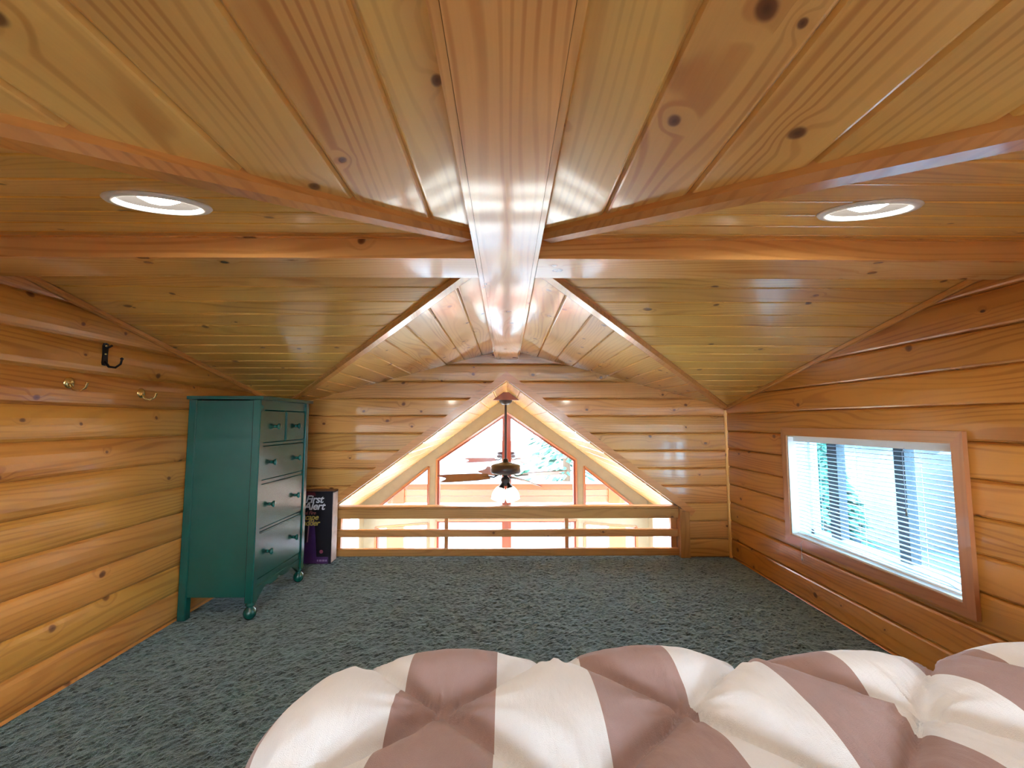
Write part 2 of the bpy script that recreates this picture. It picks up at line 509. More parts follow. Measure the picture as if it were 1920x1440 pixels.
w2 = g.obj('window_2', W_CASE); tag(w2, 'unseen rear window added at the bed head to let daylight in', 'window', kind='structure')
G().box((x0, YR - .03, z0), (x1, YR - .034, z1)).obj('pane', GLASS, w2)

# ------------------------------------------------------------------ ceilings
def ceiling(name, label):
    o = bpy.data.objects.new(name, None); COL.objects.link(o); WL[o.name] = V((0, 0, 0))
    return tag(o, label, 'ceiling', kind='structure')
BW = 0.092                             # half width of the ridge beam
cm = ceiling('ceiling', 'main pitched pine ceiling with planks running along the ridge')
cth = math.cos(math.atan(SM)); ctd = math.cos(math.atan(SD))
main_backs = []
for sx in (-1, 1):
    n = V((-sx * SM, 0, -1)).normalized()
    vv = V((sx, 0, -SM)).normalized()
    near = [(YR, .04 / cth), (YC - PV * .04, .04 / cth), (YN, W / cth), (YR, W / cth)]
    far = [(YC + PV * .04, .04 / cth), (YB, .04 / cth), (YB, W / cth)]
    for poly in (near, far):
        pts = [V((0, 0, PK)) + V((0, 1, 0)) * u + vv * v for u, v in poly]
        pts = [p + V((0, 0, 0.004)) for p in pts]
        main_backs.append(G().prism(pts, -n * 0.05).obj('backing', W_BACKING, cm))
    clad(cm, (0, 0, PK), (0, 1, 0), vv, n, [near, far], 0.1335 / cth, (0.0565 if sx < 0 else 0.099) / cth, PROF_FLAT, W_CEIL)
G().box((-.13, YR, PK + .012), (.13, YB, PK + .05)).obj('ridge_light_block', W_BACKING, cm)  # unseen slab added to keep sky light from leaking in along the ridge
dorm = {}
for sx, nm in ((-1, 'left'), (1, 'right')):
    cd = ceiling('ceiling', f'{nm} cross gable ceiling of planks running sideways with a downlight')
    dorm[sx] = []
    for sy in (-1, 1):
        n = V((0, -sy * SD, -1)).normalized(); vv = V((0, sy, -SD)).normalized()
        L = (YB - YC) / ctd
        poly = [(0, 0), (sx * W, 0), (sx * W, L)]
        pts = [V((0, YC, PK + .004)) + V((1, 0, 0)) * u + vv * v for u, v in poly]
        bk = G().prism(pts, -n * 0.05).obj('backing', W_BACKING, cd)
        bs = clad(cd, (0, YC, PK), (1, 0, 0), vv, n, [poly], 0.1127 / ctd, 0.0445, PROF_FLAT, W_DORM)
        if sy < 0: dorm[sx] = [bk] + bs

# ------------------------------------------------------------------ beams
ZB = 1.470
rb = thing('ridge_beam', (0, 0, ZB), 'long boxed pine ridge beam running away overhead to the end wall', 'beam', kind='thing')
G().box((-BW + .016, YR, ZB), (BW - .014, YB - .002, ZB + .03)).obj('bottom_board', W_BEAM, rb)
for a, b in ((-BW, -BW + .0145), (BW - .0125, BW)):
    G().box((a, YR, ZB + .0045), (b, YB - .002, PK - .01)).obj('side_board', W_BEAM, rb)
for sx, nm in ((-1, 'left'), (1, 'right')):
    cb = thing('cross_beam', (sx * 0.9, YC, ZB), f'boxed pine cross beam spanning from ridge to {nm} wall', 'beam', group='cross beams at the gable ridge')
    a, b = sx * (BW + .001), sx * (W - .018)
    G().box((a, YC - .074, ZB + .002), (b, YC + .088, ZB + .02)).obj('bottom_board', W_BEAM, cb)
    G().box((a, YC - .09, ZB + .0), (b, YC - .0755, PK - .005 - SD * .06)).obj('face_board', W_BEAM, cb)
    G().box((a, YC - .105, 1.527), (b, YC - .0905, PK - .02)).obj('cap_strip', W_BEAM, cb)
    G().box((a, YC + .0895, ZB + .004), (b, YC + .10, PK - .03)).obj('face_board', W_BEAM, cb)

# ------------------------------------------------------------------ valley, rake and corner trims
trims = 0
def trim(label, fn, mat=W_TRIM, cat='trim'):
    global trims
    trims += 1
    g = G(); fn(g)
    return tag(g.obj(f'trim_{trims}', mat), label, cat, kind='structure')
for sx, nm in ((-1, 'left'), (1, 'right')):
    for sy, ny_ in ((-1, 'near'), (1, 'far')):
        def f(g):
            t0, t1 = .115 / W, 0.985
            p = lambda t, dz: V((sx * W * t, YC + sy * (YB - YC) * t, PK - (PK - ZE) * t - dz))
            d = (p(1, 0) - p(0, 0)).normalized()
            side = d.cross(V((0, 0, 1))).normalized(); up = side.cross(d)
            w, h = (.032, .026) if sy < 0 else (.03, .022)
            sec = [(-w, .012), (-w, -h * .55), (-w * .55, -h), (w * .55, -h), (w, -h * .55), (w, .012)]
            a, b = p(t0, .002), p(t1, .002)
            g.prism([a + side * x + up * y for x, y in sec], b - a)
        trim(f'{ny_} valley trim between main ceiling and {nm} cross gable', f)
    def f(g):
        a, b = V((sx * (W - .014), YC, PK - .022)), V((sx * (W - .014), YB - .02, ZE - .016))
        g.bar(a, b, .028, .026, ch=.006)
        g.bar(a, V((sx * (W - .014), YN, ZE - .016)), .028, .026, ch=.006)
    trim(f'sloping rake trim where {nm} wall meets cross gable ceiling', f)
    def f(g):
        g.bar((sx * (W - .014), YB - .026, 0.0), (sx * (W - .014), YB - .026, ZE - .03), .024, .024, (0, 1, 0), ch=.005)
    trim(f'slim vertical corner trim between end wall and {nm} wall', f, mat=W_BEAM)
    def f(g):
        tw = .05; yf = YB - .014
        s = V((sx * OPX, 0, OPZ)) - V((0, 0, OPA)); L_ = s.length; d = s / L_
        nn = V((sx * abs(d.z), 0, abs(d.x)))
        a, b = V((0, 0, OPA)), V((sx * OPX, 0, OPZ)) + d * .09
        top = V((0, 0, OPA + tw / abs(d.x)))
        pts = [a, b, b + nn * tw, top]
        g.prism([(p.x, yf - .016, p.z) for p in pts], (0, .02, 0))
    trim(f'{nm} sloping casing board of the triangular opening', f, mat=W_TRIM)
    def f(g):
        g.box((sx * OPX, YB - .030, 0), (sx * (OPX + .055), YB - .012, OPZ - .02))
        g.box((sx * (OPX - .016), YB - .030, 0), (sx * OPX, YB + T + .01, OPZ - .0))
    trim(f'{nm} upright casing at the foot of the opening', f, mat=W_RAIL)

# ------------------------------------------------------------------ downlights recessed in the cross gables
def downlight(sx, x, y, label):
    n = V((0, SD, -1)).normalized()      # near slope faces down and away
    c = V((x, y, zdorm(y)))
    cutter = G().lathe([(.0735, -.10), (.0735, .10)], c, n, 40, False).obj('cutter', WHITE)
    hit = []
    for o in dorm[sx]:
        ys = [v.co.y for v in o.data.vertices]; xs = [v.co.x for v in o.data.vertices]
        if min(ys) < y + .08 and max(ys) > y - .08: hit.append(o)
    cut_holes(hit, cutter)
    bpy.data.objects.remove(cutter)
    t = thing('recessed_downlight', c + n * .012, label, 'downlight', 'ceiling downlights')
    G().lathe([(.071, .004), (.072, .013), (.0755, .0165), (.089, .0155), (.093, .0115), (.0915, .0095), (.071, .004)], c, n, 48, caps=(False, False)).obj('trim_ring', WHITE, t)
    G().lathe([(.0705, .008), (.067, -.02), (.062, -.075), (.0, -.078)], c, n, 40, caps=(False, False)).obj('reflector_can', plain('dark_baffle', lin(9, 7, 6), .8, spec=.1), t)
    G().lathe([(.0, .012), (.020, .0095), (.036, .002), (.042, -.008), (.040, -.03), (.024, -.06), (.0, -.07)], c, n, 32).obj('bulb', glow('warm_bulb', (1.0, .93, .82, 1), BULB), t)
downlight(-1, -0.722, 0.915, 'round white recessed downlight glowing in the left cross gable ceiling')
downlight(1, 0.782, 0.938, 'round white recessed downlight glowing in the right cross gable ceiling')

# ------------------------------------------------------------------ loft railing
ra = thing('loft_railing', (0, YB + .02, 0), 'low pine railing of three rails across the triangular opening', 'railing')
G().bar((-OPX + .018, YB + .02, .3165), (OPX - .018, YB + .02, .3165), .045, .072, ch=.004).obj('top_rail', W_RAIL, ra)
G().bar((-OPX + .018, YB + .03, .361), (OPX - .018, YB + .03, .361), .085, .017, ch=.005).obj('cap_rail', W_RAIL, ra)
G().bar((-OPX + .018, YB + .02, .172), (OPX - .018, YB + .02, .172), .038, .052, ch=.004).obj('middle_rail', W_RAIL, ra)
G().bar((-OPX + .018, YB + .02, .034), (OPX - .018, YB + .02, .034), .038, .052, ch=.004).obj('bottom_rail', W_RAIL, ra)
for x in (-.452, .452):
    G().bar((x, YB + .054, .008), (x, YB + .054, .352), .026, .026, (0, 1, 0)).obj('baluster', W_RAIL, ra)
for x in (-OPX + .04, OPX - .04):
    G().bar((x, YB + .06, .008), (x, YB + .06, .352), .042, .036, (0, 1, 0)).obj('end_post', W_RAIL, ra)

# ------------------------------------------------------------------ side window, casing and blind
y0, y1, z0, z1 = WIN
g = G()
xi = W - .017; cw = .046
for (a, b, c_, d_) in (((y0 - cw, z1), (y1 + cw, z1), (y1 + cw, z1 + cw), (y0 - cw, z1 + cw)), ((y0 - cw, z0 - cw), (y1 + cw, z0 - cw), (y1 + cw, z0), (y0 - cw, z0))):
    pass
win1 = thing('window_1', (W, (y0 + y1) / 2, z0), 'wide slider window with pine casing behind a white blind', 'window', kind='structure')
def casing(a, b, c_, d_):
    G().prism([(xi, p[0], p[1]) for p in (a, b, c_, d_)], (-.018, 0, 0)).obj('casing_board', W_CASE, win1)
i = (y0, z0, y1, z1); o_ = (y0 - cw, z0 - cw, y1 + cw, z1 + cw)
casing((i[0], i[3]), (i[2], i[3]), (o_[2], o_[3]), (o_[0], o_[3]))
casing((i[0], i[1]), (i[2], i[1]), (o_[2], o_[1]), (o_[0], o_[1]))
casing((i[0], i[1]), (i[0], i[3]), (o_[0], o_[3]), (o_[0], o_[1]))
casing((i[2], i[1]), (i[2], i[3]), (o_[2], o_[3]), (o_[2], o_[1]))
XO = W + .13
for a, b in (((y0, z0 - .002), (y1, z0 + .007)), ((y0, z1 - .007), (y1, z1 + .002)), ((y0 - .002, z0 + .0075), (y0 + .007, z1 - .0075)), ((y1 - .007, z0 + .0075), (y1 + .002, z1 - .0075))):
    G().box((xi - .010, a[0], a[1]), (XO, b[0], b[1])).obj('jamb', WHITE, win1)
xf = W + .085
for ya, yb in ((y0, y0 + .03), (y1 - .03, y1)):
    G().box((xf, ya, z0), (xf + .04, yb, z1)).obj('sash_stile', VINYL, win1)
for za, zb_ in ((z0, z0 + .03), (z1 - .03, z1)):
    G().box((xf, y0, za), (xf + .04, y1, zb_)).obj('sash_rail', VINYL, win1)
for ym, mw in ((2.02, .028), (2.44, .036)):
    G().box((xf - .008, ym - mw, z0 + .03), (xf + .036, ym + mw, z1 - .03)).obj('meeting_stile', DARKFR, win1)
G().box((xf + .018, y0 + .03, z0 + .03), (xf + .021, y1 - .03, z1 - .03)).obj('pane', TINT, win1)

XS = W + .022                         # blind hangs in the reveal
bl = thing('venetian_blind', (XS, (y0 + y1) / 2, z1), 'white mini blind with open slats hanging in the side window', 'blind')
G().box((XS - .018, y0 + .006, z1 - .034), (XS + .014, y1 - .006, z1 - .004)).obj('headrail', VINYL, bl)
def slat_mesh(tilt, bend=0.0):
    g = G(); n = 6; wd = .0255; vs_ = []; fs = []
    st = [y0 + .016, y0 + .10, (y0 + y1) / 2, y1 - .016]
    for y in st:
        bz = -bend * max(0, (y0 + .14 - y)) if bend else 0
        for s in (0, -.0006):
            for k in range(n):
                t = k / (n - 1) - .5
                x = t * wd; z = .0022 * (1 - 4 * t * t) + s
                vs_.append((XS + x * math.cos(tilt) - z * math.sin(tilt), y, z * math.cos(tilt) + x * math.sin(tilt) + bz))
    for j in range(len(st) - 1):
        b0, b1 = j * 2 * n, (j + 1) * 2 * n
        for k in range(n - 1):
            fs += [[b0 + k, b0 + k + 1, b1 + k + 1, b1 + k], [b0 + n + k, b1 + n + k, b1 + n + k + 1, b0 + n + k + 1]]
        fs += [[b0, b1, b1 + n, b0 + n], [b0 + n - 1, b0 + 2 * n - 1, b1 + 2 * n - 1, b1 + n - 1]]
    g.add(vs_, fs, True); return g
NS = 26; zt = z1 - .048; zbm = z0 + .022
first = None
for k in range(NS):
    z = zt + (zbm - zt) * k / (NS - 1)
    if k in (NS - 2, NS - 3, NS - 4):
        o = slat_mesh(-.03, .22 * (k - NS + 5) / 3).obj('slat', SLAT, bl)
    elif first is None:
        o = first = slat_mesh(-.03).obj('slat', SLAT, bl)
    else:
        o = first.copy(); COL.objects.link(o); o.parent = bl; WL[o.name] = WL[first.name]
    o.location = V((random.uniform(-.0006, .0006), 0, z - z1)) + V((0, 0, z1)) - V((0, 0, 0))
    o.location.z = z
    o.rotation_euler.y = random.uniform(-.03, .03) * 0
G().bar((XS - .004, y0 + .03, z0 + .008), (XS - .004, y1 - .008, z0 + .010), .026, .012, ch=.003).obj('bottom_rail', VINYL, bl)
for y in (y0 + .20, (y0 + y1) / 2 + .02, y1 - .18):
    for dx in (-.013, .013):
        G().tube([(XS + dx, y, z1 - .03), (XS + dx, y, z0 + .012)], .0007, 5).obj('ladder_cord', VINYL, bl)
CORD = plain('grey_cord', lin(150, 152, 160), .5)
yw = y0 + .24
G().tube([(XS - .02, yw, z1 - .03), (XS - .026, yw + .004, z1 - .05), (XS - .024, yw + .004, z1 - .28)], .0012, 6).obj('lift_cord', CORD, bl)
G().lathe([(.002, .03), (.0035, .02), (.005, 0), (0, 0)], (XS - .024, yw + .004, z1 - .31), seg=10).obj('cord_tassel', plain('brass_tassel', lin(120, 110, 100), .4, .5), bl)
yp = y1 - .11
G().tube([(XS - .02, yp, z1 - .03), (XS - .021, yp, z0 + .02), (xi - .026, yp + .003, z0 - .02), (xi - .026, yp + .003, z0 - .085)], .0013, 6).obj('tilt_cord', VINYL, bl)
G().lathe([(.0015, .035), (.003, .02), (.0045, 0), (0, 0)], (xi - .026, yp + .003, z0 - .115), seg=10).obj('cord_tassel', VINYL, bl)

# ------------------------------------------------------------------ green dresser
DX0, DX1, DY0, DY1, DH = -1.652, -1.278, 2.375, 2.955, 1.128
dr = thing('dresser', ((DX0 + DX1) / 2, (DY0 + DY1) / 2, 0), 'tall dark green painted chest of drawers against the left wall', 'dresser')
ps = .042
def framed_side(y, s):
    g = G(); g.box((DX0 + .01, y, .115), (DX1 - .01, y + s * .012, DH - .02)); return g
framed_side(DY0 + .006, 1).obj('side_panel', TEAL, dr)
framed_side(DY1 - .006, -1).obj('side_panel', TEAL, dr)
G().box((DX0 + .004, DY0 + .012, .12), (DX0 + .012, DY1 - .012, DH - .02)).obj('back_panel', TEAL, dr)
for y in (DY0, DY1 - ps):
    G().bar((DX0 + ps / 2, y + ps / 2, 0.004), (DX0 + ps / 2, y + ps / 2, DH - .016), ps, ps, (0, 1, 0), ch=.004).obj('rear_leg', TEAL, dr)
    p = G().bar((DX1 - ps / 2, y + ps / 2, .088), (DX1 - ps / 2, y + ps / 2, DH - .016), ps, ps, (0, 1, 0), ch=.004).obj('front_post', TEAL, dr)
    G().lathe([(.012, 0.003), (.016, .005), (.027, .017), (.031, .033), (.028, .050), (.018, .062), (.015, .067), (.021, .071), (.023, .077), (.019, .083), (.020, .089)],
              (DX1 - ps / 2, y + ps / 2, 0), seg=24).obj('bun_foot', TEAL, p)
tp = G().prism([(DX0 - .004, DY0 - .014, DH - .016), (DX1 + .014, DY0 - .014, DH - .016), (DX1 + .018, DY0 - .010, DH - .012), (DX1 + .018, DY1 + .016, DH - .012), (DX0 - .004, DY1 + .016, DH - .016)], (0, 0, .016))
tp = G().box((DX0 - .004, DY0 - .014, DH - .014), (DX1 + .018, DY1 + .016, DH + .003)).obj('top', TEAL, dr)
XF = DX1 - .006
rows = [(.886, 1.058), (.690, .868), (.440, .669), (.186, .424)]
fa, fb = DY0 + ps, DY1 - ps
for za, zb_ in ((1.062, DH - .014), (.870, .884), (.671, .688), (.426, .438), (.150, .184)):
    G().box((DX1 - .03, fa, za), (DX1 - .011, fb, zb_)).obj('front_rail', TEAL, dr)
def drawer(ya, yb, za, zb_, ks):
    za += .0025; zb_ -= .0025
    d = G().prism([(XF - .02, ya + .003, za), (XF - .02, yb - .003, za), (XF - .02, yb - .003, zb_), (XF - .02, ya + .003, zb_)], (.016, 0, 0))
    # shallow raised lip
    e = .006
    d.prism([(XF - .005, ya + .003 + e, za + e), (XF - .005, yb - .003 - e, za + e), (XF - .005, yb - .003 - e, zb_ - e), (XF - .005, ya + .003 + e, zb_ - e)], (.004, 0, 0))
    d = d.obj('drawer', TEAL, dr)
    for y in ks:
        G().lathe([(.009, 0), (.0075, .006), (.008, .012), (.014, .018), (.0175, .023), (.0165, .028), (.011, .031), (.0, .0315)], (XF - .001, y, (za + zb_) / 2), (1, 0, 0), 20).obj('knob', TEAL, d)
ym = (fa + fb) / 2
drawer(fa, ym - .006, *rows[0], [(fa + ym) / 2]); drawer(ym + .006, fb, *rows[0], [(ym + fb) / 2])
G().box((DX1 - .03, ym - .006, .886), (DX1 - .014, ym + .006, 1.06)).obj('divider', TEAL, dr)
for r in rows[1:]: drawer(fa, fb, *r, [fa + .10, fb - .10])
# scalloped apron
ap = [(fa, .15), (fb, .15)]
nn_ = 40; low = []
for k in range(nn_ + 1):
    t = k / nn_; a = abs(t - .5) * 2
    z = .118 + .02 * max(0, math.cos((t - .5) * math.pi * 7)) * (1 - a * .5) - .05 * max(0, a - .72) / .28
    low.append((fb - (fb - fa) * t, z))
G().prism([(DX1 - .026, y, z) for y, z in ap + low], (.018, 0, 0)).obj('apron', TEAL, dr)

# ------------------------------------------------------------------ boxed escape ladder by the railing
BX0, BX1, BY0, BY1, BZ = -1.505, -1.237, 3.295, 3.395, .502
CARD = plain('black_printed_card', lin(22, 16, 24), .35, nscale=9, namp=.25)
bx = thing('carton', ((BX0 + BX1) / 2, (BY0 + BY1) / 2, 0), 'tall black and purple printed carton standing between dresser and railing', 'box')
G().box((BX0, BY0, .002), (BX1, BY1, BZ)).obj('carton_body', CARD, bx)
G().box((BX0, BY0 + .004, BZ - .003), (BX1 + .002, BY1, BZ + .003)).obj('top_flap', plain('brown_card', lin(120, 78, 58), .6), bx)
G().box((BX1 - .001, BY0 + .004, .01), (BX1 + .003, BY1 - .004, BZ - .01)).obj('side_print', plain('pale_card_print', lin(196, 178, 172), .5, nscale=22, namp=.5), bx)
yf = BY0 - .0012
G().prism([(BX0, yf, BZ - .006), (BX0 + .14, yf, BZ - .006), (BX0 + .15, yf, BZ - .03), (BX0, yf, BZ - .03)], (0, .001, 0)).obj('red_band', plain('maroon_print', lin(96, 26, 40), .4), bx)
PURP = plain('purple_print', lin(72, 40, 92), .4, nscale=18, namp=.45)
G().prism([(BX0 + .06, yf, .006), (BX0 + .17, yf, .006), (BX0 + .158, yf, .16), (BX0 + .145, yf, .30), (BX0 + .105, yf, .30), (BX0 + .095, yf, .16), (BX0 + .06, yf, .11)], (0, .001, 0)).obj('purple_figure', PURP, bx)
G().bar((BX0 + .10, yf - .0004, .15), (BX0 + .108, yf - .0004, .30), .008, .0008, (0, 1, 0)).obj('ladder_stripe', plain('pink_stripe', lin(178, 130, 140), .4), bx)
G().lathe([(.013, 0), (.0, .0006)], (BX0 + .20, yf - .0002, .085), (0, -1, 0), 20).obj('red_dot', plain('pink_dot', lin(150, 70, 88), .4), bx)
G().box((BX0 + .165, yf - .0003, .004), (BX0 + .25, yf, .05)).obj('purple_panel', PURP, bx)
def lettering(txt, x, z, size, mat, name, shear=.28, bold=0.0, sx=1.0, parent=bx):
    cu = bpy.data.curves.new('txt', 'FONT'); cu.body = txt; cu.size = size; cu.extrude = .0004; cu.shear = shear; cu.offset = bold; cu.space_character = .94
    to = bpy.data.objects.new('txt', cu); COL.objects.link(to)
    bpy.context.view_layer.update()
    dg = bpy.context.evaluated_depsgraph_get()
    me = bpy.data.meshes.new_from_object(to.evaluated_get(dg), depsgraph=dg)
    bpy.data.objects.remove(to)
    for v in me.vertices:
        v.co = V((x + v.co.x * sx, yf - .0008 - v.co.z, z + v.co.y)) - WL[parent.name]
    me.materials.clear(); me.materials.append(mat)
    o = bpy.data.objects.new(name, me); COL.objects.link(o); o.parent = parent; WL[o.name] = WL[parent.name]
    return o
LW = plain('white_print', lin(225, 220, 226), .5, namp=.02); LG = plain('gold_print', lin(206, 178, 84), .5, namp=.02); LR = plain('rose_print', lin(170, 96, 92), .5, namp=.02)
lettering('First', BX0 + .076, BZ - .078, .074, LW, 'lettering', bold=.0016)
lettering('Alert', BX0 + .066, BZ - .126, .074, LW, 'lettering', bold=.0016)
lettering('Steel Fire', BX0 + .032, BZ - .160, .034, LR, 'lettering', bold=.0005)
lettering('Escape', BX0 + .032, BZ - .196, .054, LG, 'lettering', bold=.0009)
lettering('Ladder', BX0 + .036, BZ - .236, .054, LG, 'lettering', bold=.0009)
LIL = plain('lilac_print', lin(150, 128, 168), .5)
for a, b in ((.172, .181), (.187, .205), (.209, .226), (.230, .242)):      # blurred line of small print
    G().box((BX0 + a, yf - .0008, .018), (BX0 + b, yf - .0003, .031)).obj('print_mark', LIL, bx)

# ------------------------------------------------------------------ coat hooks on the left wall
IRON = plain('black_iron', lin(34, 28, 30), .4, .7); BRASS = plain('aged_brass', lin(224, 190, 120), .25, .9)
xw = -W + .0165
def iron_hook(y, z):
    t = thing('coat_hook', (xw, y, z), 'black iron double coat hook highest on the left wall', 'hook', 'coat hooks on the left wall')
    pl_ = [(0, -.048), (.010, -.046), (.013, -.036), (.011, 0), (.013, .034), (.010, .044), (0, .047)]
    pts = [(xw, y + a, z + b) for a, b in pl_] + [(xw, y - a, z + b) for a, b in pl_[-2:0:-1]]
    G().prism(pts, (.005, 0, 0)).obj('back_plate', IRON, t)
    G().tube([(xw + .003, y, z - .03), (xw + .02, y + .002, z - .052), (xw + .045, y + .004, z - .055), (xw + .064, y + .005, z - .04), (xw + .068, y + .005, z - .022)], [.005, .005, .0045, .004, .004], 10).obj('lower_hook', IRON, t)
    G().lathe([(0, 0), (.006, .003), (.0065, .007), (0, .012)], (xw + .068, y + .005, z - .024), seg=12).obj('hook_ball', IRON, t)
    G().tube([(xw + .003, y, z + .022), (xw + .018, y + .001, z + .03), (xw + .028, y + .001, z + .036)], [.0045, .004, .004], 10).obj('upper_hook', IRON, t)
    for dz in (-.034, .0, .034):
        G().lathe([(.0045, 0), (.003, .003), (0, .0035)], (xw + .005, y, z + dz), (1, 0, 0), 10).obj('screw', BRASS, t)
def brass_hook(y, z, label):
    t = thing('coat_hook', (xw, y, z), label, 'hook', 'coat hooks on the left wall')
    G().lathe([(.022, 0), (.022, .003), (.017, .006), (.008, .008), (0, .009)], (xw, y, z), (1, 0, 0), 20).obj('rose', BRASS, t)
    G().tube([(xw + .006, y, z - .004), (xw + .02, y, z - .026), (xw + .044, y + .002, z - .030), (xw + .062, y + .003, z - .018), (xw + .067, y + .003, z - .004)], [.005, .0045, .004, .004, .0045], 10).obj('hook_arm', BRASS, t)
    G().lathe([(0, 0), (.0055, .003), (.006, .006), (0, .011)], (xw + .067, y + .003, z - .006), seg=12).obj('hook_ball', BRASS, t)
iron_hook(1.867, 1.275)
brass_hook(1.725, 1.145, 'round brass coat hook at the left end of the pair')
brass_hook(2.065, 1.127, 'round brass coat hook nearer to the green dresser')

# ------------------------------------------------------------------ bed and comforter
bed = thing('bed', (.66, -.35, 0), 'low bed under the striped comforter', 'bed')
G().box((-.22, -1.75, .10), (1.58, .90, .40)).obj('mattress', plain('white_ticking', lin(220, 220, 216), .8), bed)
G().box((-.20, -1.73, .004), (1.56, .88, .10)).obj('bed_base', plain('dark_base', lin(60, 50, 44), .7), bed)

def comforter():
    ex0, ex1, ey1, top, r = -.265, 1.52, .935, .475, .15
    px0, px1, py0, py1 = -.235 - .55, 1.66, -1.7, .935 + .58
    st = .0078
    nx = int((px1 - px0) / st); ny = int((py1 - py0) / st)
    vs_ = []; uvs = []; fs = []
    for j in range(ny + 1):
        q = py0 + (py1 - py0) * j / ny
        for i in range(nx + 1):
            p = px0 + (px1 - px0) * i / nx
            dx = min(0, p - ex0) + max(0, p - ex1); dy = max(0, q - ey1)
            # rounded corner in plan
            l = math.hypot(dx, dy)
            bx_ = min(max(p, ex0), ex1); by_ = min(q, ey1)
            if l > 1e-9:
                ux, uy = dx / l, dy / l
                l2 = min(l, .60)
                if l2 < r * math.pi / 2:
                    a = l2 / r; out = r * math.sin(a); down = r * (1 - math.cos(a))
                else:
                    e = l2 - r * math.pi / 2; a = 1.28; out = r + e * .34; down = r + e * .94
                nrm = V((ux * math.sin(a), uy * math.sin(a), math.cos(a)))
                base = V((bx_ + ux * out, by_ + uy * out, top - down))
            else:
                nrm = V((0, 0, 1)); base = V((p, q, top))
            # diamond quilting
            A = (p - .10) / .42 + (q - 1.035) / .40; B = (p - .10) / .42 - (q - 1.035) / .40
            sa = abs(math.sin(math.pi * A)); sb = abs(math.sin(math.pi * B))
            puff = .056 * (1 - (1 - min(sa, sb)) ** 2.6) ** .62 * (.55 + .45 * (sa * sb) ** .5)
            # gathers radiating from the knots
            ka = A - round(A); kb = B - round(B); dk = math.hypot(ka, kb)
            ang = math.atan2(kb, ka)
            wr_ = .0062 * math.sin(ang * 13 + 5 * noise.noise((p * 7, q * 7, 1))) * math.exp(-(dk / .27) ** 2) * min(1, dk / .06)
            seam = min(sa, sb)
            wr_ += .0045 * noise.noise((p * 30 + q * 12, q * 9 - p * 6, 2.2)) * math.exp(-seam * 1.2)
            big = .014 * noise.noise((p * 2.3, q * 2.3, 5.0))
            pos = base + nrm * (puff + wr_ + big)
            if pos.z < .012: pos.z = .012 + .003 * (1 + noise.noise((p * 9, q * 9, 0)))
            pos.x = min(pos.x, W - .03)
            vs_.append(pos); uvs.append((p, q))
    for j in range(ny):
        for i in range(nx):
            a = j * (nx + 1) + i; fs.append([a, a + 1, a + nx + 2, a + nx + 1])
    g = G(); g.add(vs_, fs, True)
    o = g.obj('comforter', QUILT, uvs=uvs)
    m = o.modifiers.new('thick', 'SOLIDIFY'); m.thickness = .012; m.offset = -1
    tag(o, 'puffy diamond quilted comforter in mauve and white stripes on the bed', 'comforter')
comforter()

# ------------------------------------------------------------------ great room seen through the opening
YF = 5.6; ZF = -2.4; GA, GS = 1.316, .737
zg = lambda x: GA - GS * abs(x)
gc = ceiling('ceiling', 'steep pine ceiling of the great room beyond the railing')
gth = math.cos(math.atan(GS))
for sx in (-1, 1):
    n = V((-sx * GS, 0, -1)).normalized(); vv = V((sx, 0, -GS)).normalized()
    poly = [(YB + T, 0), (YF, 0), (YF, 1.75 / gth), (YB + T, 1.75 / gth)]
    G().prism([V((0, 0, GA + .004)) + V((0, u, 0)) + vv * v for u, v in poly], -n * .05).obj('backing', W_BACKING, gc)
    clad(gc, (0, 0, GA), (0, 1, 0), vv, n, [poly], .1325, 0.0, PROF_FLAT, W_CEIL)
gf = G().box((-1.78, YB + T, ZF - .05), (1.78, YF, ZF)).obj('floor_lower', W_CEIL)
tag(gf, 'wooden floor of the great room below the loft', 'floor', kind='structure')
SW = (4.42, 5.36, -.50, -.035)
def great_side(sx, name, label):
    ya, yb, za, zb_ = SW
    g = G(); Q = lambda L: [(sx * 1.72, y, z) for y, z in L]
    for L in ([(YB, ZF), (YF, ZF), (YF, za), (YB, za)], [(YB, za), (ya, za), (ya, zb_), (YB, zb_)], [(yb, za), (YF, za), (YF, zb_), (yb, zb_)], [(YB, zb_), (YF, zb_), (YF, .10), (YB, .10)]):
        g.prism(Q(L), (sx * .06, 0, 0))
    return tag(g.obj(name, CREAM), label, 'wall', kind='structure')
great_side(-1, 'wall_great_left', 'cream side wall of the great room on the left')
great_side(1, 'wall_great_right', 'cream side wall of the great room on the right')
nwin = 2
def window(label, loc):
    global nwin
    nwin += 1
    return thing(f'window_{nwin}', loc, label, 'window', kind='structure')
for sx, nm in ((-1, 'left'), (1, 'right')):
    ya, yb, za, zb_ = SW
    w_ = window(f'side window in the {nm} wall of the great room', (sx * 1.72, ya, za))
    for a, b in (((ya, za), (yb, za)), ((ya, zb_), (yb, zb_)), ((ya, za), (ya, zb_)), ((yb, za), (yb, zb_))):
        G().bar((sx * 1.715, a[0], a[1]), (sx * 1.715, b[0], b[1]), .05, .02, (1, 0, 0)).obj('casing_board', WHITE, w_)
    G().box((sx * 1.75, ya, za), (sx * 1.753, yb, zb_)).obj('pane', GLASS, w_)

